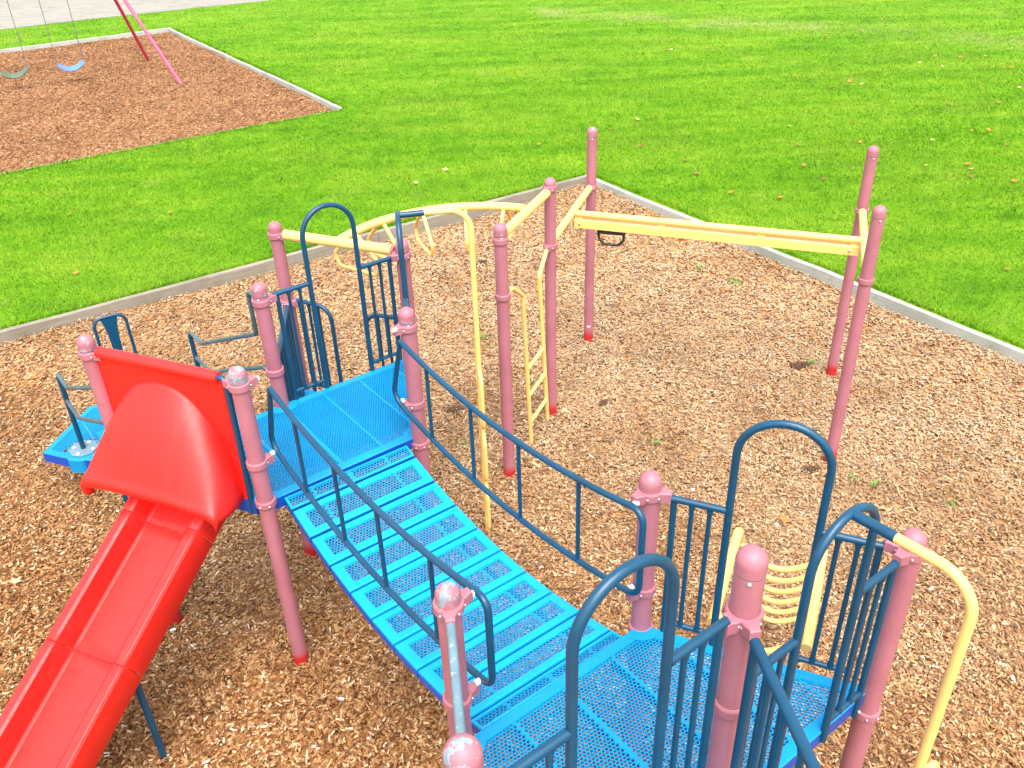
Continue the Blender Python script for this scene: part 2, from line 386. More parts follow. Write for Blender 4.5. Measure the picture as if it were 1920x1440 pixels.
def grass(n, seed):
    r = np.random.default_rng(seed); out = []; tot = 0
    while tot < n:
        y = r.uniform(6, 40, n*2); x = r.uniform(-1, 1, n*2)*(2.2+.66*y)
        p = np.stack([x, y], 1); a = p@E1; b = p@E2
        ok = r.uniform(0, 1, n*2) < np.minimum(1, 190/(x*x+y*y))*np.minimum(1, y/14+.3)
        for q, e in ((B1, .0), (B2, .0)): ok &= ~((a > q[0]-e) & (a < q[1]+e+.05) & (b > q[2]-e-.05) & (b < q[3]+e+.05))
        ok &= b < np.where(a < 3.5, 28.85, 28.85-.0185*np.maximum(0, a-3.5)**1.75)+r.normal(0, .12, n*2)
        out.append(p[ok]); tot += ok.sum()
    p = np.concatenate(out)[:n]; ne = 26000; k0 = 0
    for (x0, y0, x1, y1, sh) in ((B1[1]-14, B1[3]+.055, B1[1], B1[3]+.055, 6500), (B1[1]+.062, B1[3], B1[1]+.062, B1[2]+2, 6500), (B2[1]+.065, B2[3], B2[1]+.065, B2[2], 4500), (B2[0]+6, B2[2]-.03, B2[1], B2[2]-.03, 4500), (B2[0]+6, B2[3]+.07, B2[1], B2[3]+.07, 4000)):
        t = r.uniform(0, 1, sh)**1.; j = np.abs(r.normal(0, .03, sh))
        ox, oy = (0, 1) if y0 == y1 and y0 > 20 or (y0 == y1 and y0 > 9 and y0 < 10) else (0, -1) if y0 == y1 else (1, 0)
        a = x0+(x1-x0)*t+ox*j; b = y0+(y1-y0)*t+oy*j
        p[k0:k0+sh] = a[:, None]*E1+b[:, None]*E2; k0 += sh
    th = r.uniform(0, 2*PI, n); ln = r.uniform(.02, .048, n); ln[:k0] *= 1.55; w = r.uniform(.003, .007, n); dist = np.hypot(p[:, 0], p[:, 1]); w *= np.clip(dist/9, 1, 2.6)
    lean = r.uniform(.2, 1.1, n); az = r.uniform(0, 2*PI, n)
    base = np.concatenate([p, np.full((n, 1), ZL-.004)], 1); s = np.stack([np.cos(th), np.sin(th), 0*th], 1)*w[:, None]
    top = base+np.stack([np.cos(az)*np.sin(lean)*ln, np.sin(az)*np.sin(lean)*ln, np.cos(lean)*ln], 1)
    V = np.stack([base-s, base+s, top], 1).reshape(-1, 3)
    return structure(bigmesh('grass_blades', V, 3, M['blade'], r.uniform(0, 1, n)), 'stuff')
grass(520000, 21)

# timber edging: each board a thing
def board(label, a0, b0, a1, b1, z0, z1, th, mat, side):
    """board along the grid line a0,b0 - a1,b1; thickness th towards side"""
    p0, p1 = gw(a0, b0), gw(a1, b1); d = p1-p0; L = float(np.hypot(*d)); ang = math.atan2(d[1], d[0])
    mb = MB(); n = max(2, int(L/.5)); jit = [random.uniform(-.006, .006) for _ in range(n+1)]
    sec = [(0, z0), (th, z0), (th, z1-.008), (th-.008, z1), (.008, z1), (0, z1-.008)]
    vs = [(L*i/n, side*y+jit[i]*.5, z+jit[i]*(1 if z > z0 else 0)) for i in range(n+1) for y, z in sec]; k = len(sec); fs = []
    for i in range(n):
        for j in range(k):
            q = (i*k+j, i*k+(j+1) % k, (i+1)*k+(j+1) % k, (i+1)*k+j); fs.append(q if side < 0 else q[::-1])
    c0 = tuple(range(k)); c1 = tuple(n*k+j for j in range(k)); fs += [c0[::-1] if side < 0 else c0, c1 if side < 0 else c1[::-1]]
    o = mb.add(vs, fs).build('timber_edging', mat, ang=30); o.location = (p0[0], p0[1], 0); o.rotation_euler = (0, 0, ang)
    return tag(o, label, 'edging board', 'timber boards edging the wood chip beds')
a1, b1 = B1[1], B1[3]; T = .06
board('grey timber board running from the far corner post behind the yellow overhead loops', a1, b1, a1-3.3, b1, -.1, .165, T, M['timber'], 1)
board('grey timber board on the left, between lawn and chips beside the blue step', a1-3.306, b1, B1[0], b1-.01, -.1, .168, T, M['timber'], 1)
board('pale timber board from the far corner to a joint below the yellow track beam', a1, b1, a1, b1-3.05, -.1, .158, .06, M['timber_pale'], -1)
board('pale green-grey timber board behind the two leaning track posts at the right', a1+.012, b1-3.056, a1+.012, B1[2], -.1, .162, .06, M['timber_pale'], -1)
a2, b2 = B2[1], B2[3]
board('pale timber edging down the right side of the swing bed', a2, b2-.02, a2, B2[2]+3.6, -.1, .178, .06, M['timber_pale'], -1)
board('short pale timber edging at the near right corner of the swing bed', a2+.02, B2[2]+3.59, a2+.02, B2[2], -.1, .175, .06, M['timber_pale'], -1)
board('grey timber edging along the far side of the swing bed by the gravel', a2, b2, B2[0], b2, -.1, .185, .05, M['timber_pale'], 1)
board('thin sunken timber edging along the near side of the swing bed', a2, B2[2], B2[0], B2[2], -.1, .147, .03, M['timber'], -1)

# ------------------------------------------------------------ posts
PT = {'C': (-1.4453, 4.651), 'A': (-2.2213, 4.075), 'B': (-1.3345, 3.691), 'F': (-0.5585, 4.267), 'E': (-0.6693, 5.227), 'D': (-1.5561, 5.6111),
      'M': (0.6423, 1.7908), 'N': (1.4202, 2.3642), 'L': (0.5346, 2.7512), 'O': (-0.2433, 2.1777), 'P': (-0.1356, 1.2173), 'R': (.750, .8303),
      'G': (-0.0434, 5.4437), 'H': (0.3308, 6.3122), 'I': (0.7655, 7.5861), 'J': (2.9014, 6.8062), 'K': (2.475, 5.5251)}
PT = {k: Vector(v) for k, v in PT.items()}
SP = .9664; ZT, ZT2 = 2.0596, 2.536; PR = .0441; DK = 1.215
def ang(a, b): d = PT[b]-PT[a]; return math.atan2(d.y, d.x)
A0 = RAD(36.58); NA = RAD(126.58)
POSTS = {
 'A': ('light', [(1.952, [ang('A', 'B'), NA]), (1.4, [NA])], 'faded pink post with grey-patched cap at the left end of the red slide panel'),
 'B': ('heavy', [(1.956, [ang('B', 'A'), A0]), (1.481, [A0]), (1.225, [])], 'faded pink post with grey peeling cap between the red slide and the bridge'),
 'C': ('patchy', [(1.939, [ang('C', 'E'), NA]), (1.467, [ang('C', 'D')])], 'faded pink post with pale peeling cap behind the slide, left of the first arch panel'),
 'D': ('clean', [(1.965, [ang('D', 'E')]), (1.465, [ang('D', 'C'), ang('D', 'E')])], 'pink post with sound cap holding the left end of the short yellow beam'),
 'E': ('clean', [(1.952, [ang('E', 'D'), ang('E', 'C'), ang('E', 'F')]), (1.485, [ang('E', 'D')])], 'pink post at the right end of the short yellow beam, behind the blue arch'),
 'F': ('light', [(1.944, [ang('F', 'E'), A0+PI]), (1.447, [A0+PI]), (1.164, [])], 'pink post with small grey chip on its cap, far right corner of the bridge'),
 'G': ('light', [(1.941, [ang('G', 'H')]), (1.532, [ang('G', 'H')])], 'pink post left of the yellow ladder, nearer end of the sloping-looking yellow beam'),
 'H': ('clean', [(1.981, [ang('H', 'G')]), (1.523, [ang('H', 'I'), ang('H', 'G')])], 'pink post with two collars right of the yellow ladder'),
 'I': ('light', [(1.53, [ang('I', 'H')])], 'farthest tall pink post at the corner of the timber edging, sticker at its foot'),
 'J': ('clean', [(1.524, [ang('J', 'K')])], 'farther of the two tall pink posts at the right end of the track beam'),
 'K': ('clean', [(1.519, [ang('K', 'J')])], 'nearer of the two tall pink posts at the right end of the track beam'),
 'L': ('clean', [(1.965, [A0+PI, ang('L', 'N')]), (1.445, [A0+PI]), (1.2, [])], 'pink post where the near end of the right bridge rail meets the arch panel'),
 'M': ('clean', [(2.288, [ang('M', 'P'), ang('M', 'R')]), (1.90, [ang('M', 'N')])], 'tall thick-looking pink post in the middle of the near deck, smooth cap'),
 'N': ('clean', [(1.972, [ang('N', 'L'), ang('N', 'M')]), (1.09, [])], 'pink post at the right corner of the near deck under the yellow bent pole'),
 'O': ('heavy', [(1.962, [A0, ang('O', 'P')]), (1.477, [A0])], 'pink post with mostly grey peeled cap at the near end of the left bridge rail'),
 'P': ('patchy', [(2.288, [ang('P', 'M')]), (1.96, [ang('P', 'O')])], 'pink post with patchy cap cut off by the bottom edge of the picture'),
 'R': ('clean', [(2.288, [ang('R', 'M')])], 'tall pink post beyond the lower right rail of the raised near deck'),
}
for k, (wear, cols, lab) in POSTS.items():
    zt = ZT2 if k in 'MPR' else ZT
    p = thing('support_post', lab, 'post', (*PT[k], 0), 0, 'pink posts of the climbing frame')
    MB().lathe([(PR, -.15), (PR, .4), (PR, zt-.3), (PR, zt-.0845), (PR-.003, zt-.083)], seg=32).build('pole', M['pink'], p)
    pr = [(PR-.002, zt-.08), (PR+.0012, zt-.079), (PR+.0012, zt-.046)]
    pr += [((PR+.0012)*math.cos(t*PI/2/10), zt-.045+.045*math.sin(t*PI/2/10)) for t in range(11)]
    pr[-1] = (1e-5, zt); cap = MB().lathe(pr, seg=32).build('post_cap', M['cap_'+wear], p)
    a = ang(k, 'M') if k != 'M' else -1.9
    ra = -1.75 + {'A': .5, 'L': .3, 'M': -.1, 'F': .4, 'G': .35}.get(k, .1)
    MB().lathe([(PR-.0016, zt-.085), (PR-.0004, zt-.083), (PR-.0004, zt-.0785), (PR-.0016, zt-.077)], seg=28).build('cap_seam', M['seam'], cap)
    MB().ball((math.cos(ra)*PR, math.sin(ra)*PR, zt-.094), .0075, 10, 6).build('rivet', M['metal'], cap)
    for z, dirs in cols:
        r0 = PR+.0008; hh = .021
        c = MB().lathe([(r0, -hh), (r0+.0075, -hh+.001), (r0+.0105, -hh+.006), (r0+.0105, hh-.006), (r0+.0075, hh-.001), (r0, hh)], (0, 0, z), 32, closed=True)
        for d in dirs:
            rot = Matrix.Rotation(d, 3, 'Z'); y = .026
            pts = [(PR-.002, -y), (PR+.016, -y*.95), (PR+.034, -y*.62), (PR+.046, -.017), (PR+.046, .017), (PR+.034, y*.62), (PR+.016, y*.95), (PR-.002, y)]
            t = MB().prism(pts, -.0225, .0225, .004); t.v = [tuple(rot@Vector(v)+Vector((0, 0, z))) for v in t.v]; c.add(t.v, t.f)
        co = c.build('collar', M['pink'], p, ang=30)
        for d in [d+sg*.62 for d in dirs for sg in (-1, 1)] or [-1.9, -1.0]:
            MB().ball((math.cos(d)*(r0+.0105), math.sin(d)*(r0+.0105), z-.002), .006, 8, 6).build('bolt', M['metal'], co)
    if k == 'I':
        t = MB(); an = -1.65
        q = [(math.cos(an+s*.35)*(PR+.0015), math.sin(an+s*.35)*(PR+.0015)) for s in (-1, -.5, 0, .5, 1)]
        t.add([(x, y, .135) for x, y in q]+[(x, y, .152) for x, y in q], [(i, i+1, i+6, i+5) for i in range(4)]).build('sticker', M['sticker'], p)

# ------------------------------------------------------------ arch panels
def flare(mb, x, z0, z1, r=.0100, y=0.):
    mb.tube([(x, y, z0), (x, y, z0+.006), (x, y, z0+.035), (x, y, z1-.035), (x, y, z1-.006), (x, y, z1)], [r*1.55, r*1.5, r, r, r*1.5, r*1.55], 10)
def arch_panel(label, stub):
    p = thing('arch_gate', label, 'guard panel', group='blue arch guard panels')
    arc = [(.4825-.1675*math.cos(t), 0, 2.235+.1675*math.sin(t)) for t in np.linspace(0, PI, 21)]
    MB().tube([(.315, 0, 1.16)]+arc+[(.65, 0, 1.16)], .0155, 14).build('arch', M['navy'], p)
    for sx in (0, 1):
        X = (lambda x: x) if sx == 0 else (lambda x: .965-x)
        MB().tube([(X(.075), 0, 1.957), (X(.305), 0, 1.957)], .0148, 12).build('top_rail', M['navy'], p)
        MB().tube([(X(.1), 0, 1.275), (X(.305), 0, 1.275)], .0125, 10).build('bottom_rail', M['navy'], p)
        MB().tube([(X(.1), 0, 1.13), (X(.1), 0, 1.946)], .0135, 12).build('edge_upright', M['navy'], p)
        for bx in (.172, .243):
            b = MB(); flare(b, X(bx), 1.275, 1.95); b.build('baluster', M['navy'], p)
        MB().ball((X(.1), .016, 1.17), .008, 8, 6).build('bolt', M['metal'], p)
    if stub:
        MB().tube([(.4825, .012, 2.4), (.4825, .15, 2.404)], .0178, 14).build('pole_stub', M['navy'], p)
    return p
def put(p, a, b, z=0.): p.location = (*PT[a], z); p.rotation_euler = (0, 0, ang(a, b)); return p
proto = arch_panel('far blue arch panel on the back edge of the far deck', False); put(proto, 'C', 'E')
def dup(src, a, b, label, z=0.):
    c = copy_tree(src); c['label'] = label; return put(c, a, b, z)
dup(proto, 'L', 'N', 'blue arch panel on the near deck, in front of the yellow rung climber')
dup(proto, 'P', 'M', 'nearest blue arch panel, its arch cutting across the bottom of the bridge', .352)
proto2 = arch_panel('far blue arch panel seen edge-on, a yellow pole leaving its top', True); put(proto2, 'E', 'F')
dup(proto2, 'N', 'M', 'near blue arch panel at the right with a yellow pole leaving its top')

# plain barriers
def barrier(label, a, b, z0, z1, nb, ext=(.07, .07), top='navy'):
    p = thing('barrier', label, 'guard panel', (*PT[a], 0), ang(a, b))
    MB().tube([(ext[0], 0, z1), (SP-ext[1], 0, z1)], .0165, 12).build('top_rail', M[top], p)
    MB().tube([(.1, 0, z0), (SP-.1, 0, z0)], .013, 10).build('bottom_rail', M['navy'], p)
    for i in range(nb):
        x = .1+(SP-.2)*i/(nb-1); t = MB()
        if i in (0, nb-1): t.tube([(x, 0, z0-.09), (x, 0, z1-.012)], .0148, 12); t.build('edge_upright', M['navy'], p)
        else: flare(t, x, z0, z1-.008); t.build('baluster', M['navy'], p)
    return p
barrier('blue barred side panel of the low triangle step, seen edge-on behind the slide', 'C', 'D', .80, 1.467, 8)
barrier('blue barred panel on the left side of the near deck, only its top rail showing', 'O', 'P', 1.28, 1.957, 8, top='rail_bare')
barrier('blue barred panel running out of the picture at the bottom right', 'M', 'R', 1.62, 2.27, 8)

# pair of quarter arches on the low step
p = thing('quarter_arch_gate', 'pair of low blue quarter arches facing each other beyond the far deck', 'guard panel', (*PT['D'], 0), ang('D', 'E'))
for sx in (0, 1):
    X = (lambda x: x) if sx == 0 else (lambda x: SP-x)
    MB().tube(fil([(X(.075), 0, 1.485), (X(.345), 0, 1.475), (X(.345), 0, .62)], .115, 8), .0148, 12).build('quarter_arch', M['navy'], p)
    MB().tube([(X(.1), 0, .8), (X(.34), 0, .8)], .012, 10).build('bottom_rail', M['navy'], p)
    MB().tube([(X(.1), 0, .65), (X(.1), 0, 1.475)], .0145, 10).build('edge_upright', M['navy'], p)
    for bx in (.17, .245): t = MB(); flare(t, X(bx), .8, 1.475); t.build('baluster', M['navy'], p)

# ------------------------------------------------------------ yellow poles with climbing loops
def bent_pole(label):
    p = thing('climbing_pole', label, 'climbing pole', group='yellow bent climbing poles')
    MB().tube(fil([(.4825, .15, 2.404), (.4825, .41, 2.408), (.4825, .41, -.15)], .16, 10), .0168, 14).build('pole', M['yellow'], p)
    for sx, zs in ((-1, ((1.53, 1.17), (1.06, .70), (.60, .23))), (1, ((1.36, .955), (.91, .53), (.475, .11)))):
        for z1, z0 in zs:
            y = .41; x = .4825; e = sx*.15
            MB().tube(fil([(x, y, z1), (x+e, y, z1-.02), (x+e, y, z0+.02), (x, y, z0)], .06, 6), .0135, 10).build('hand_loop', M['yellow'], p)
    return p
pp = bent_pole('yellow bent pole with side loops standing by the far deck'); put(pp, 'E', 'F')
q = copy_tree(pp); q['label'] = 'yellow bent pole curving down at the right edge of the near deck'; put(q, 'N', 'M')

# ------------------------------------------------------------ perforated decks
def poly_in(poly, x, y, margin):
    n = len(poly)
    for i in range(n):
        (x0, y0), (x1, y1) = poly[i], poly[(i+1) % n]; l = math.hypot(x1-x0, y1-y0)
        if ((x1-x0)*(y-y0)-(y1-y0)*(x-x0))/l < margin: return False
    return True
def perforate(mb, poly, z, depth, pa=.0172, pb=.0142, hx=.70, hy=.66, margin=0., ribs=(), ribw=.0, holes=(), zf=None):
    """grid of hexagonal cells, each with a real hole through it; cells on ribs stay solid"""
    zf = zf or (lambda x, y: 0.); xs = [q[0] for q in poly]; ys = [q[1] for q in poly]
    hexa = [(0, 2/3), (-.5, 1/3), (-.5, -1/3), (0, -2/3), (.5, -1/3), (.5, 1/3)]
    j0 = int(min(ys)/pb)-1
    for j in range(j0, int(max(ys)/pb)+2):
        y = j*pb
        for i in range(int(min(xs)/pa)-1, int(max(xs)/pa)+2):
            x = (i+.5*(j % 2))*pa
            if not poly_in(poly, x, y, margin): continue
            if any((x-cx)**2+(y-cy)**2 < cr*cr for cx, cy, cr in holes): continue
            o = [(x+a*pa, y+b*pb) for a, b in hexa]
            if any(abs(x-r) < ribw for r in ribs):
                mb.add([(u, v, z+.0015+zf(u, v)) for u, v in o], [tuple(range(6))]); continue
            n = [(x+a*pa*hx, y+b*pb*hy) for a, b in hexa]
            vs = [(u, v, z+zf(u, v)) for u, v in o]+[(u, v, z+zf(u, v)) for u, v in n]+[(u, v, z-depth+zf(u, v)) for u, v in n]
            fs = []
            for k in range(6): l = (k+1) % 6; fs += [(k, l, 6+l, 6+k), (6+k, 6+l, 12+l, 12+k)]
            mb.add(vs, fs)
def rim(mb, poly, w, z1, z0, lip=.006):
    inn = inset(poly, w); inn2 = inset(poly, w+.004); e = inset(poly, lip); n = len(poly)
    rings = [[(x, y, z0) for x, y in poly], [(x, y, z1-lip) for x, y in poly], [(x, y, z1) for x, y in e], [(x, y, z1) for x, y in inn], [(x, y, z1-.012) for x, y in inn2]]
    vs = [q for r in rings for q in r]; fs = []
    for l in range(4):
        for k in range(n): j = (k+1) % n; fs.append((l*n+k, l*n+j, (l+1)*n+j, (l+1)*n+k))
    mb.add(vs, fs)
def pad(mb, poly, i, r, z1, z0):
    """solid quarter around a post: the part of a disc that lies inside the deck corner"""
    n = len(poly); c = Vector(poly[i]); d1 = Vector(poly[(i+1) % n])-c; d0 = Vector(poly[i-1])-c
    a1 = math.atan2(d1.y, d1.x); a0 = math.atan2(d0.y, d0.x)
    if a0 < a1: a0 += 2*PI
    q = [(c.x, c.y)]+[(c.x+r*math.cos(a1+(a0-a1)*k/14), c.y+r*math.sin(a1+(a0-a1)*k/14)) for k in range(15)]
    mb.prism(inset(q, .0035), z0, z1, .0)
def padc(mb, x, y, r, z1, z0): mb.prism([(x+r*math.cos(PI+PI*k/16), y-.003+r*math.sin(PI+PI*k/16)) for k in range(17)], z0, z1)
HEX = [(SP*math.cos(RAD(a)), SP*math.sin(RAD(a))) for a in (180, 240, 300, 0)]       # half hexagon below the local x axis
OUT = [(x*1., y*1.) for x, y in HEX]
def half_hex(label, loc, rz):
    p = thing('deck', label, 'deck', loc, rz, 'perforated blue decks')
    corners = HEX+[(0, 0)]; poly = [HEX[0], HEX[1], HEX[2], HEX[3]]
    m = MB(); rim(m, poly, .052, .004, -.07)
    for i in range(4): pad(m, poly, i, .1, .0055, -.05)
    padc(m, 0, 0, .1, .0055, -.05)
    dr_ = m.build('deck_rim', [M['deck'], M['deckside']], p)
    for k in range(4): dr_.data.polygons[k].material_index = 1
    g = MB(); perforate(g, poly, 0, .0075, hx=.76, hy=.73, margin=.045, ribs=[-.78, -.52, -.26, 0, .26, .52, .78], ribw=.0105, holes=[(x, y, .094) for x, y in corners])
    g.build('perforated_plate', M['deck'], p, smooth=False)
    for x in (-.52, -.26, 0, .26, .52): MB().box((x, -.42, -.035), (.01, .72, .045)).build('underside_rib', M['deckside'], p)
    return p
d1 = half_hex('far perforated blue deck at the slide end of the bridge', (*PT['C'], DK), A0)
d2 = copy_tree(d1); d2['label'] = 'near perforated blue deck at the bottom of the picture, chips showing through'; d2.location = (*PT['M'], DK); d2.rotation_euler = (0, 0, A0+PI)
def tri_deck(label, a, b, c, z):
    p = thing('deck', label, 'deck', (*PT[a], z), ang(a, b), 'perforated blue decks')
    poly = [(0, 0), (SP, 0), (SP/2, SP*math.sqrt(3)/2)]
    m = MB(); rim(m, poly, .05, .004, -.07)
    for i in range(3): pad(m, poly, i, .1, .0055, -.05)
    m.build('deck_rim', M['deck'], p)
    g = MB(); perforate(g, poly, 0, .007, margin=.043, ribs=[.24, .48, .72], ribw=.0105, holes=[(x, y, .094) for x, y in poly]); g.build('perforated_plate', M['deck'], p, smooth=False)
tri_deck('low triangular blue step behind the far arch panel', 'C', 'E', 'D', .74)
tri_deck('raised triangular blue deck below the bottom edge of the picture', 'P', 'R', 'M', 1.55)

# ------------------------------------------------------------ the sagging bridge
LB = 1.868; WB = .9664; exA = ang('B', 'O')                    # local x from B to O, local y towards F
br = thing('plank_bridge', 'sagging bridge of bright blue perforated planks between the two decks', 'bridge', (*PT['B'], 0), exA)
def zbr(x): return DK-.004-.155*(1-((x-.934)/.934)**2)
EDG = [0.03, .1, .307, .515, .724, .934, 1.144, 1.353, 1.561, 1.768, 1.838]
y0, y1 = .098, WB-.098
for i in range(10):
    x0, x1 = EDG[i]+.004, EDG[i+1]-.004; half = i in (0, 9)
    if i == 0: x0 = .006
    if i == 9: x1 = LB-.006
    zm = (zbr(x0)+zbr(x1))/2; sl = math.atan2(zbr(x1)-zbr(x0), x1-x0)
    pl = bpy.data.objects.new('bridge_plank', None); COL.objects.link(pl); pl.parent = br; pl.empty_display_size = .05
    pl.location = ((x0+x1)/2, (y0+y1)/2, zm); pl.rotation_euler = (0, -sl, 0)
    L = (x1-x0); Wd = y1-y0; poly = [(-L/2, -Wd/2), (L/2, -Wd/2), (L/2, Wd/2), (-L/2, Wd/2)]
    if half: win = [(-L/2+.011, -Wd/2+.012), (L/2-.011, -Wd/2+.012), (L/2-.011, Wd/2-.012), (-L/2+.011, Wd/2-.012)]
    else: win = [(-L/2+.040, -Wd/2+.05), (L/2-.040, -Wd/2+.05), (L/2-.040, Wd/2-.05), (-L/2+.040, Wd/2-.05)]
    m = MB(); e = inset(poly, .009); wn2 = inset(win, .004)
    rings = [(poly, -.058), (poly, -.011), (inset(poly, .003), -.003), (e, 0), (win, 0), (wn2, -.009)]
    vs = [(x, y, z) for r, z in rings for x, y in r]; fs = []
    for l in range(5):
        for k in range(4): j = (k+1) % 4; fs.append((l*4+k, l*4+j, (l+1)*4+j, (l+1)*4+k))
    pf_ = m.add(vs, fs).build('plank_frame', [M['plank'], M['deckside']], pl, ang=25)
    for k in range(4): pf_.data.polygons[k].material_index = 1
    g = MB(); t = MB()
    sw = [(y, x) for x, y in win]; sw = sw[::-1]               # cells run across the plank
    perforate(t, sw, 0, .005, pa=.0185, pb=.0150, hx=.76, hy=.74, margin=-.006, ribs=[-.215, .215] if not half else [-.23, 0, .23], ribw=.0095)
    lim = (win[0][0]+.0005, win[2][0]-.0005, win[0][1]+.0005, win[2][1]-.0005)
    t.v = [(min(max(y, lim[0]), lim[1]), min(max(x, lim[2]), lim[3]), z-.0062) for x, y, z in t.v]
    t.f = [f[::-1] for f in t.f]
    t.build('plank_grille', M['deck'], pl, smooth=False)
for y in (.2, WB-.2): MB().tube([(x, y, zbr(x)-.075) for x in np.linspace(0, LB, 14)], .012, 8).build('support_cable', M['chain'], br)

def bridge_rail(label, y):
    p = thing('bridge_rail', label, 'handrail', (*PT['B'], 0), exA, 'curved blue rails of the bridge')
    zt = lambda x: 1.962-.112*(1-((x-.934)/.95)**2); zb = lambda x: zt(x)-.455
    xa, xb = -.035, 1.938
    top = [(x, y, zt(x)) for x in np.linspace(xa, xb, 16)]; bot = [(x, y, zb(x)) for x in np.linspace(xb, xa, 16)]
    pts = fil(top+bot+[top[0]], .085, 5)[1:-1]
    MB().tube(pts, .0142, 12, closed=True).build('loop_rail', M['navy'], p)
    for x in (.345, .742, 1.13, 1.553): MB().tube([(x, y, zb(x)), (x, y, zt(x))], .0104, 10).build('baluster', M['navy'], p)
    for x in (.0, LB):
        for z in (zt(x), zb(x)): s = -1 if y < .5 else 1; MB().tube([(x, y+s*.012, z), (x, y+s*.034, z)], .013, 10).build('bolt', M['white'], p)
bridge_rail('long curved blue rail on the left side of the bridge, beside the slide', .113)
bridge_rail('long curved blue rail on the right side of the bridge', WB-.113)

# ------------------------------------------------------------ the slide
AS = ang('A', 'B'); sld = thing('slide', 'red plastic slide with a hooded entrance running out at the lower left', 'slide', (*PT['A'], 0), AS)
# local: x along A-B, y = -v (v outwards, downhill)
UC = .4825
def arch_pt(t): c, s_ = math.cos(PI*t), math.sin(PI*t); return (.43-.385*math.copysign(abs(c)**.92, c), 1.21+.655*max(0, s_)**.86)
def lip_pt(t):
    c, s_ = math.cos(PI*t), math.sin(PI*t)
    return (.44-.445*math.copysign(abs(c)**.74, c), 1.275+.088*max(0, s_)**.46)
nT, nS = 48, 16; v0, v1 = -.003, .285
hv = []; hf = []
for si in range(nS+1):
    s_ = si/nS
    for ti in range(nT+1):
        t = ti/nT; (ua, za), (ub, zb_) = arch_pt(t), lip_pt(t); e = s_
        hv.append((ua+(ub-ua)*s_+.02*math.sin(PI*s_)*(-math.cos(PI*t)), -(v0+(v1-v0)*s_), za+(zb_-za)*e+.045*math.sin(PI*s_)*max(0, math.sin(PI*t))**.6))
G = np.array(hv).reshape(nS+1, nT+1, 3)                           # relax the moulded surface between its two edges
for _ in range(12): G[1:-1, 1:-1] = .5*G[1:-1, 1:-1]+.125*(G[:-2, 1:-1]+G[2:, 1:-1]+G[1:-1, :-2]+G[1:-1, 2:])
hv = [tuple(q) for q in G.reshape(-1, 3)]
# rolled front lip turning under, then the inner skin
for (dv, dz, sc) in ((.012, -.012, 1.), (.013, -.038, .995), (-.002, -.060, .975), (-.03, -.05, .94)):
    for ti in range(nT+1):
        u, z = lip_pt(ti/nT); hv.append((.44+(u-.44)*sc, -(v1+dv), z+dz))
nr = nS+5
for si in range(nr-1):
    for ti in range(nT): k = si*(nT+1)+ti; hf.append((k, k+1, k+nT+2, k+nT+1))
ho = MB().add(hv, hf).build('hood', M['red'], sld, ang=60)
md = ho.modifiers.new('wall', 'SOLIDIFY'); md.thickness = .008; md.offset = -1
# panel around the hood opening
pv = []; pf = []; rect = []
for ti in range(nT+1):
    u, z = arch_pt(ti/nT); a = PI*(ti/nT)
    dx, dz = u-.43, z-1.21; k = min((.43/abs(dx)) if abs(dx) > 1e-6 else 9e9, (.755/dz) if dz > 1e-6 else 9e9)
    pv += [(u, 0, z), (min(.858, max(.035, .43+dx*k)), 0, 1.21+dz*k)]
for ti in range(nT): k = ti*2; pf.append((k, k+1, k+3, k+2))
# square off the two upper corners
pv += [(.035, 0, 1.965), (.858, 0, 1.965)]
il = [i for i in range(nT) if abs(pv[2*i+1][0]-.035) < 1e-4][-1]; ir = [i for i in range(nT) if abs(pv[2*i+1][0]-.858) < 1e-4][0]
pf += [(2*il+1, len(pv)-2, 2*il+3), (2*ir-1, len(pv)-1, 2*ir+1)]
po = MB().add(pv, pf).build('hood_panel', M['red'], sld, smooth=False); md = po.modifiers.new('wall', 'SOLIDIFY'); md.thickness = .012; md.offset = 0
rl = MB().tube([(.07, 0, 1.972), (.15, 0, 1.972), (.80, 0, 1.972), (.845, 0, 1.972)], [.03, .033, .033, .03], 16); rl.build('top_roll', M['red'], sld)
MB().tube(fil([(.045, .0, 1.972), (.885, 0, 1.975), (.868, 0, 1.13)], .03, 5), .0165, 12).build('panel_frame', M['navy'], sld)
MB().box((.465, .0, 1.165), (.86, .02, .09)).build('mount_plate', M['deckside'], sld)
# trough in three sections
SL = -.509; Z0 = 1.333                                          # height of the side rims at v = 0
sec = [(.255, -.17), (.252, -.012), (.242, .0), (.2, .0), (.188, -.008), (.168, -.115), (.155, -.128)]
prof = [(-a, b) for a, b in sec]+[(a, b) for a, b in sec[::-1]]
ca_ = math.cos(math.atan(SL)); nrm = (-SL*ca_, ca_)             # (v,z) of the bed normal
def rimline(v):
    if v < 1.95: return Z0+SL*v, math.atan(SL)
    t = min(1, (v-1.95)/.35); return Z0+SL*1.95+SL*(v-1.95)*(1-t*.55), math.atan(SL)*(1-.8*t)
def trough(va, vb):
    m = MB(); n = 10; k = len(prof); vs = []
    for i in range(n+1):
        v = va+(vb-va)*i/n; z, th = rimline(v); nv, nz = -math.sin(th), math.cos(th)
        vs += [(UC+a, -(v+b*nv), z+b*nz) for a, b in prof]
    fs = []
    for i in range(n):
        for j in range(k-1): q = i*k+j; fs.append((q, q+1, q+k+1, q+k))
    o = m.add(vs, fs).build('trough_section', M['red'], sld, ang=25); md = o.modifiers.new('wall', 'SOLIDIFY'); md.thickness = .007; md.offset = 0
    md = o.modifiers.new('edge', 'BEVEL'); md.width = .002; md.segments = 1; md.limit_method = 'ANGLE'
trough(-.02, .289); trough(.291, .934); trough(.936, 1.6); trough(1.602, 2.3)
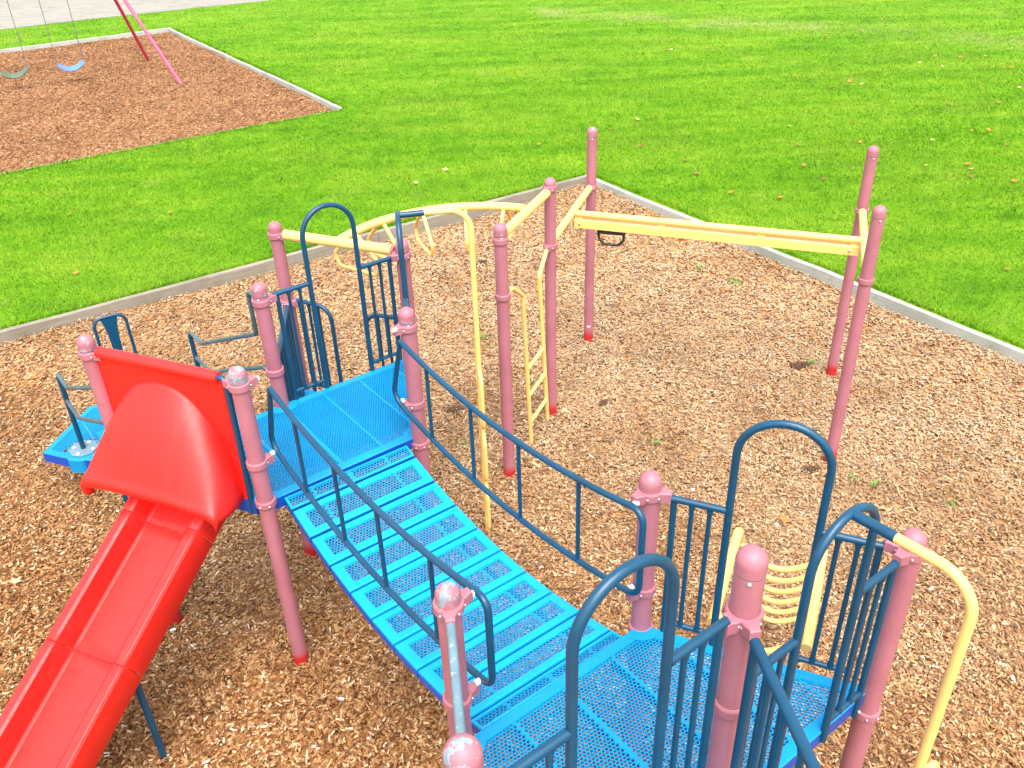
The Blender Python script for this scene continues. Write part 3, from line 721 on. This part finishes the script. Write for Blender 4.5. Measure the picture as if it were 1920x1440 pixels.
lx = MB(); loc = Vector((-1.96, 3.04))-PT['A']; c_, s_ = math.cos(-AS), math.sin(-AS); lu, lv = loc.x*c_-loc.y*s_, loc.x*s_+loc.y*c_
MB().tube([(lu, lv, -.1), (lu, lv, .70)], .0185, 12).build('leg', M['navy'], sld)
MB().tube([(2*UC-lu-.13, lv, -.1), (2*UC-lu-.13, lv, .70)], .0185, 12).build('leg', M['navy'], sld)
MB().tube([(lu-.02, lv, .66), (2*UC-lu-.11, lv, .66)], .0185, 12).build('leg_crossbar', M['navy'], sld)

# ------------------------------------------------------------ transfer step with its two handrails and grab loop
RN = Matrix.Rotation(NA-PI/2, 3, 'Z')                            # local y = outwards (n), local x = A to C
st = thing('transfer_step', 'low blue perforated step on the chips at the far left behind the slide', 'step', (*PT['A'], 0), NA-PI/2)
poly = [(-.13, 1.70), (.0, 1.56), (SP, 1.56), (SP+.13, 1.70), (1.225, 1.90), (.78, 2.33), (.19, 2.33), (-.26, 1.90)]
m = MB(); rim(m, poly, .05, .354, .27); sr_ = m.build('step_rim', [M['deck'], M['deckside']], st)
for k in range(8): sr_.data.polygons[k].material_index = 1
g = MB(); perforate(g, poly, .35, .007, margin=.042, ribs=[.1, .3, .48, .66, .86], ribw=.01, holes=[(0, 1.73, .15), (SP, 1.73, .15)]); g.build('perforated_plate', M['deck'], st, smooth=False)
for x in (0, SP):
    oc = [(x+.142*math.cos(PI/8+k*PI/4), 1.73+.142*math.sin(PI/8+k*PI/4)) for k in range(8)]
    MB().prism(oc, .235, .358, .012).build('post_pod', M['deck'], st, ang=20)
mp_ = [(.05, .55), (SP-.05, .55), (SP-.05, 1.2), (.05, 1.2)]
m = MB(); rim(m, mp_, .05, .78, .70); perforate(m, mp_, .776, .007, margin=.042); m.build('upper_tread', M['deck'], st, smooth=False)
for x, y in ((.1, .65), (SP-.1, .65), (.25, 2.1), (SP-.25, 2.1), (.1, 1.15), (SP-.1, 1.15)): MB().tube([(x, y, -.1), (x, y, .3 if y > 1.5 else .72)], .024, 10).build('step_leg', M['navy'], st)
def handrail(label, k):
    p = thing('handrail', label, 'handrail', (*PT[k], 0), NA-PI/2, 'blue handrails of the low step')
    MB().tube(fil([(0, .06, 1.935), (0, .2, 1.935), (0, .2, 1.64), (0, 1.47, 1.032), (0, 1.73, 1.03), (0, 1.73, .36)], .045, 5), .0145, 12).build('upper_rail', M['navy_worn'], p)
    MB().tube(fil([(0, .06, 1.42), (0, .2, 1.40), (0, 1.40, .815), (0, 1.725, .80)], .04, 5), .014, 12).build('lower_rail', M['navy_worn'], p)
    MB().tube([(0, 1.73, .36), (0, 1.73, 1.0)], .0185, 12).build('post', M['navy'], p)
    oc = [(.105*math.cos(PI/8+k_*PI/4), 1.73+.105*math.sin(PI/8+k_*PI/4)) for k_ in range(8)]
    fo = MB().prism(oc, .36, .37, .003).build('base_flange', M['flange'], p, ang=20)
    for t in range(4): MB().ball((.078*math.cos(PI/4+t*PI/2), 1.73+.078*math.sin(PI/4+t*PI/2), .371), .014, 10, 6, .5).build('bolt', M['white'], fo)
handrail('blue double handrail on the left of the low step, with grey octagonal base plate', 'A')
handrail('blue double handrail behind the slide running from the pale-capped post', 'C')
hp = PT['A']+Vector((math.cos(NA), math.sin(NA)))*2.0+Vector((math.cos(A0), math.sin(A0)))*.483
gh = thing('grab_loop', 'blue grab loop with a flared middle post standing beyond the slide panel', 'grab handle', (*hp, 0), NA-PI/2-.1)
MB().tube(fil([(-.115, 0, .75), (-.115, 0, 1.215), (.115, 0, 1.215), (.115, 0, .75)], .07, 7)+[], .0125, 10).build('loop', M['navy'], gh)
MB().tube([(-.115, 0, .75), (.115, 0, .75)], .0125, 10).build('crossbar', M['navy'], gh)
fl = MB(); w = [(.36, .030), (.6, .030), (.95, .033), (1.08, .038), (1.16, .05), (1.205, .062)]
for i in range(1):
    vs = [(sx*a, sy*.012, z) for z, a in w for sx, sy in ((-1, -1), (1, -1), (1, 1), (-1, 1))]; fs = [(3, 2, 1, 0)]
    for q_ in range(len(w)-1):
        for k in range(4): j = (k+1) % 4; fs.append((q_*4+k, q_*4+j, q_*4+4+j, q_*4+4+k))
    n_ = len(w)*4; fs.append((n_-4, n_-3, n_-2, n_-1)); fl.add(vs, fs)
fl.build('middle_post', M['navy'], gh, ang=30)

# ------------------------------------------------------------ yellow overhead things
def beam(label, a, b, z, r):
    p = thing('overhead_beam', label, 'beam', (*PT[a], 0), ang(a, b)); L = (PT[b]-PT[a]).length
    MB().tube([(.075, 0, z), (L-.075, 0, z)], r, 16).build('beam_tube', M['yellow'], p)
    MB().tube([(.06, 0, z), (L-.06, 0, z)], r*.7, 10).build('end_spigot', M['pink'], p); return p
beam('short yellow beam joining two pink posts behind the far arch panel', 'D', 'E', 1.975, .0345)
beam('yellow beam over the ladder between two pink posts', 'G', 'H', 1.965, .033)
beam('yellow beam at the far corner carrying the left end of the track', 'H', 'I', 1.54, .030)
beam('yellow beam between the two right posts carrying the end of the track', 'K', 'J', 1.54, .030)
s0 = (PT['D']+PT['E'])/2; s1 = (PT['G']+PT['H'])/2; e2 = Vector((.918, -.396)); e1 = Vector((.396, .918)); RR = .945
cen = s0+e2*RR
lp = thing('overhead_loop_ladder', 'curved yellow overhead rail with hanging triangular hand loops', 'overhead ladder', (*cen, 0))
def arcp(t, r=RR): return Vector((-e2.x*math.cos(t)*r+e1.x*math.sin(t)*r, -e2.y*math.cos(t)*r+e1.y*math.sin(t)*r))
MB().tube([(*arcp(t), 1.978) for t in np.linspace(0, PI/2, 28)], .029, 14).build('curved_rail', M['yellow'], lp)
for t in (.12, .29, .50, .71, .90):
    t *= PI/2; c = arcp(t); u = c.normalized()
    q3 = lambda d, z: (c.x+u.x*d, c.y+u.y*d, z)
    MB().tube(fil([q3(-.03, 1.96), q3(-.2, 1.79), q3(-.17, 1.70), q3(.17, 1.70), q3(.2, 1.79), q3(.03, 1.96)], .035, 5), .0135, 10).build('hand_loop', M['yellow'], lp)
# ladder
la = thing('rung_ladder', 'narrow yellow ladder with three rungs between two pink posts', 'ladder', (*PT['G'], 0), ang('G', 'H')); LGH = (PT['H']-PT['G']).length
MB().tube(fil([(.075, 0, 1.515), (.17, 0, 1.515), (.36, 0, 1.37), (.475, 0, -.1)], .03, 4), .0165, 12).build('side_rail', M['yellow'], la)
MB().tube(fil([(LGH-.07, 0, 1.525), (.86, 0, 1.515), (.70, 0, 1.38), (.86, 0, -.1)], .03, 4), .0165, 12).build('side_rail', M['yellow'], la)
for z, xa, xb in ((.71, .425, .77), (.455, .445, .80), (.19, .463, .828)): MB().tube([(xa, 0, z), (xb, 0, z)], .0155, 12).build('rung', M['yellow'], la)
# track ride
t0 = (PT['H']+PT['I'])/2; t1 = (PT['J']+PT['K'])/2; d = t1-t0; LT = d.length
tr = thing('track_beam', 'long yellow track beam crossing to the two posts at the right', 'track ride', (*t0, 0), math.atan2(d.y, d.x))
MB().tube([(.02, 0, 1.535), (LT-.02, 0, 1.535)], .027, 14).build('top_tube', M['yellow'], tr)
tb = MB().box((LT/2, 0, 1.458), (LT-.05, .065, .072), ch=.006); tb.build('track_channel', M['yellow'], tr)
for x in (.06, .75, LT-.75, LT-.06): MB().box((x, 0, 1.503), (.06, .03, .03)).build('hanger', M['yellow'], tr)
for x in (.07, LT-.09): MB().ball((x, -.036, 1.46), .011, 10, 6).build('bolt', M['metal'], tr)
th_ = thing('trolley_handle', 'black D-shaped trolley handle hanging under the yellow track beam', 'trolley handle', (*(t0+d.normalized()*.335), 0), math.atan2(d.y, d.x))
MB().tube(fil([(-.105, 0, 1.40), (-.105, 0, 1.335), (-.06, 0, 1.29), (.06, 0, 1.29), (.105, 0, 1.335), (.105, 0, 1.40)], .03, 5), .0115, 10).build('grip', M['black'], th_)
MB().box((0, 0, 1.395), (.235, .03, .022), ch=.004).build('carriage', M['black'], th_)

# rung climber beyond the near deck
ac = thing('arch_climber', 'yellow climber with sagging curved rungs behind the near arch panel', 'climber', (*PT['L'], 0), ang('L', 'N'))
rail = fil([(0, .055, 1.285), (0, .68, 1.30), (0, .80, 1.14), (0, 1.55, -.12)], .10, 8)
for x in (.298, .692):
    MB().tube([(x+(x-.495)*.12*min(1, max(0, (1.2-q.z)))*0, q.y, q.z) for q in rail], .0235, 12).build('side_rail', M['yellow'], ac)
for i, (y, z) in enumerate(((.13, 1.28), (.80, 1.12), (.91, .94), (1.02, .76), (1.13, .575), (1.24, .39), (1.35, .205))):
    MB().tube([(.298+.394*t, y-.035*math.sin(PI*t)*(1 if i else 2.2), z-.085*math.sin(PI*t)) for t in np.linspace(0, 1, 15)], .0155, 10).build('rung', M['yellow'], ac)

# ------------------------------------------------------------ swings
fA, fB = Vector((-6.52, 18.69)), Vector((-8.03, 21.18)); mid = (fA+fB)/2; zb = 2.92; dr = Vector((-.885, -.465)).normalized()
sf = thing('swing_set', 'pink two-legged swing frame standing in the reddish chips at the upper left', 'swing set', (*mid, 0))
for q, mt, nm in ((fA-mid, M['swingpink'], 'leg'), (fB-mid, M['swingred'], 'leg')):
    MB().tube([(q.x*1.03-dr.x*.03, q.y*1.03-dr.y*.03, -.08), (q.x*.03+dr.x*1.03, q.y*.03+dr.y*1.03, zb)], .036, 14).build(nm, mt, sf)
MB().tube([(dr.x*.9, dr.y*.9, zb+.03), (dr.x*5.2, dr.y*5.2, zb+.03)], .036, 14).build('top_beam', M['swingpink'], sf)
for q in (fA-mid, fB-mid):
    MB().tube([(dr.x*5+q.x*1.03, dr.y*5+q.y*1.03, -.08), (dr.x*4+q.x*.03, dr.y*4+q.y*.03, zb)], .036, 14).build('leg', M['swingpink'], sf)
def swing(label, k, zs, mat, tilt):
    c = mid+dr*k; p = thing('swing', label, 'swing', (*c, 0), math.atan2(dr.y, dr.x), 'belt swings')
    st_ = MB(); n = 14
    for i in range(n+1):
        t = i/n*2-1; x = t*.252; z = zs-.11*(1-t*t)+tilt*t
        st_.v += [(x, -.065, z+.034), (x, .065, z-.034), (x, .06, z-.045), (x, -.07, z+.023)]
        if i:
            o = (i-1)*4
            for k_ in range(4): st_.f.append((o+k_, o+(k_+1) % 4, o+4+(k_+1) % 4, o+4+k_))
    st_.f += [(0, 1, 2, 3), (n*4+3, n*4+2, n*4+1, n*4)]
    st_.build('belt_seat', mat, p)
    for s in (-1, 1): MB().tube([(s*.252, 0, zs+tilt*s), (s*.252, 0, zb+.0)], .0075, 6).build('chain', M['chain'], p)
swing('blue belt swing hanging from thin chains at the upper left', 1.80, .50, M['swing_blue'], -.01)
swing('dull green belt swing at the left edge of the picture', 2.86, .50, M['swing_green'], -.02)

# ------------------------------------------------------------ fallen leaves and weeds
LV = [(4.49, 20.08), (5.62, 17.32), (5.37, 16.36), (5.96, 16.31), (6.58, 16.48), (6.44, 16.7), (8.26, 18.0), (8.56, 17.65), (8.51, 15.92), (9.15, 15.86), (7.5, 14.92), (8.32, 14.92), (5.59, 14.06), (4.54, 13.97), (6.4, 13.0), (7.17, 13.4), (7.43, 13.39), (7.34, 12.66), (5.33, 13.02), (5.82, 11.85), (6.4, 11.85), (6.36, 11.65), (1.73, 14.15), (2.07, 13.19), (2.65, 11.85), (3.52, 10.81), (6.68, 11.12), (3.7, 20.01), (7.37, 20.99), (8.35, 21.36), (9.28, 22.67), (10.2, 20.72), (9.02, 19.87), (9.24, 18.38), (8.81, 18.55), (4.39, 12.98), (2.6, 12.44), (4.29, 11.45), (4.19, 12.04), (9.62, 17.39), (9.76, 17.36), (2.1, 19.08), (9.75, 18.4), (2.95, 11.06), (2.22, 14.64), (-0.85, 12.38), (-1.23, 11.85), (-5.7, 11.07), (-4.86, 9.18), (-4.38, 11.02), (1.74, 10.23), (0.54, 13.46), (2.55, 14.79), (-2.36, 15.69), (5.27, 8.45), (6.22, 11.36), (-2.38, 12.14)]
PALE = {4, 13, 14, 19, 21, 27, 42, 45, 46, 6, 7, 9, 44}; BROWN = {2, 8, 10, 17, 23, 24, 36, 37, 55, 53}
def leaf_mesh(nm, mat):
    m = MB(); pts = []
    for k in range(10):
        a = PI/2+k*PI/5; r = (.055 if k else .062) if k % 2 == 0 else .024
        pts.append((r*math.cos(a), r*math.sin(a), (.016 if k % 2 == 0 else .003)+random.uniform(0, .006)))
    m.add(pts+[(0, 0, .002)], [(k, (k+1) % 10, 10) for k in range(10)])
    o = m.build(nm, mat, smooth=False); return o
src = {}
for i, (x, y) in enumerate(LV):
    kind = 'pale' if i in PALE else 'brown' if i in BROWN else 'orange'
    if kind not in src:
        o = src[kind] = leaf_mesh('fallen_leaf', M['leaf_'+kind])
        md = o.modifiers.new('thick', 'SOLIDIFY'); md.thickness = .0015
    else: o = src[kind].copy(); COL.objects.link(o)
    o.location = (x, y, ZL+.028); o.rotation_euler = (random.uniform(-.3, .3), random.uniform(-.3, .3), random.uniform(0, 6.3)); s_ = random.uniform(.6, .95); o.scale = (s_,)*3
    tag(o, {'pale': 'small pale dry leaf lying on the green lawn', 'brown': 'small dark brown leaf lying on the green lawn', 'orange': 'small orange leaf lying on the green lawn'}[kind], 'leaf', kind+' leaves fallen on the lawn')
for (x, y), kind, lab in (((-1.84, 8.84), 'orange', 'orange leaf on the wood chips behind the far arch panel'), ((-3.39, 4.41), 'pale', 'pale leaf on the wood chips at the left edge below the step'), ((1.89, 4.77), 'orange', 'orange leaf on the chips beyond the near arch top')):
    o = src[kind].copy(); COL.objects.link(o); o.location = (x, y, .03); o.rotation_euler = (.1, .2, random.uniform(0, 6)); o.scale = (.8,)*3; tag(o, lab, 'leaf', 'leaves on the wood chips')
WD = [(2.45, 8.7), (2.76, 6.93), (3.14, 4.89), (-0.41, 5.85), (-0.01, 7.42), (2.68, 5.16), (2.55, 5.23), (-4.76, 7.43), (4.03, 7.24), (-0.27, 7.65), (2.15, 9.1), (1.14, 5.76)]
def weed(n, r):
    m = MB()
    for _ in range(n):
        a = random.uniform(0, 2*PI); rr = r*math.sqrt(random.random()); x, y = rr*math.cos(a), rr*math.sin(a); l = random.uniform(.018, .04); b = random.uniform(0, 2*PI); w = .006
        c, s = math.cos(b), math.sin(b); e = random.uniform(.3, 1.)
        m.add([(x-s*w, y+c*w, 0), (x+s*w, y-c*w, 0), (x+s*w*.8+c*l*e*.6, y-c*w*.8+s*l*e*.6, l*.6), (x+c*l*e, y+s*l*e, l*.75), (x-s*w*.8+c*l*e*.6, y+c*w*.8+s*l*e*.6, l*.6)], [(0, 1, 2, 3, 4)])
    return m.build('weed_tuft', M['weed'], smooth=False)
wb, ws = weed(46, .085), weed(14, .04); used = set()
for i, (x, y) in enumerate(WD):
    s = wb if i in (0, 7) else ws
    o = s if s not in used else s.copy()
    if s in used: COL.objects.link(o)
    used.add(s); o.location = (x, y, .008); o.rotation_euler = (0, 0, random.uniform(0, 6))
    tag(o, 'larger green weed patch growing through the wood chips' if s is wb else 'tiny green weed tuft growing through the wood chips', 'weed', 'larger weed patches in the wood chips' if s is wb else 'tiny weed tufts in the wood chips')

# scuffed-up soil and white scraps on the chips
def clump(n, r_, mat, nm, l0, l1):
    m = MB()
    for _ in range(n):
        a = random.uniform(0, 2*PI); rr = r_*math.sqrt(random.random()); c = Vector((rr*math.cos(a)*1.5, rr*math.sin(a)*.8, random.uniform(.004, .016)))
        m.box(c, (random.uniform(l0, l1), random.uniform(l0, l1)*.45, .006), Matrix.Rotation(random.uniform(0, 6.3), 3, 'Z') @ Matrix.Rotation(random.uniform(-.5, .5), 3, 'X'))
    return m.build(nm, mat, smooth=False)
M['soil'] = paint('dark_damp_soil', (.085, .042, .02), .9, .3, 40)
M['scrap'] = paint('white_paper_scrap', (.62, .62, .60), .6, .05)
SOIL = [(-.5, 6.41, .3, 1), (2.66, 6.95, .2, 1.2), (.79, 6.42, 1, .7), (2.3, 5.42, .1, .8), (-.29, 9.48, .4, .7)]
SCRAP = [(-2.18, 3.93, .03), (-1.04, 3.36, .03), (1.32, 5.14, .03), (1.83, 4.72, .03), (2.64, 4.06, .03), (-4.45, 17.18, .16), (-8.43, 15.77, .16), (-6.22, 16.64, .16)]
so_ = None
for x, y, rz, sc in SOIL:
    if so_ is None: so_ = o = clump(46, .05, M['soil'], 'soil_clump', .015, .04)
    else: o = so_.copy(); COL.objects.link(o)
    o.location = (x, y, float(bed_h(np.dot((x, y), E1), np.dot((x, y), E2)))+.022); o.rotation_euler = (0, 0, rz); o.scale = (sc,)*3
    tag(o, 'dark patch of damp scuffed-up soil among the wood chips', 'soil', 'dark soil patches in the wood chips')
sc_ = None
for x, y, z in SCRAP:
    if sc_ is None:
        sc_ = o = MB().prism([(-.02, -.006), (.014, -.011), (.021, .002), (.004, .011), (-.017, .008)], 0, .006, .002).build('paper_scrap', M['scrap'], smooth=False)
    else: o = sc_.copy(); COL.objects.link(o)
    o.location = (x, y, z); o.rotation_euler = (.15, .1, random.uniform(0, 6)); tag(o, 'tiny white scrap lying on the wood chips', 'scrap', 'white scraps on the wood chips')
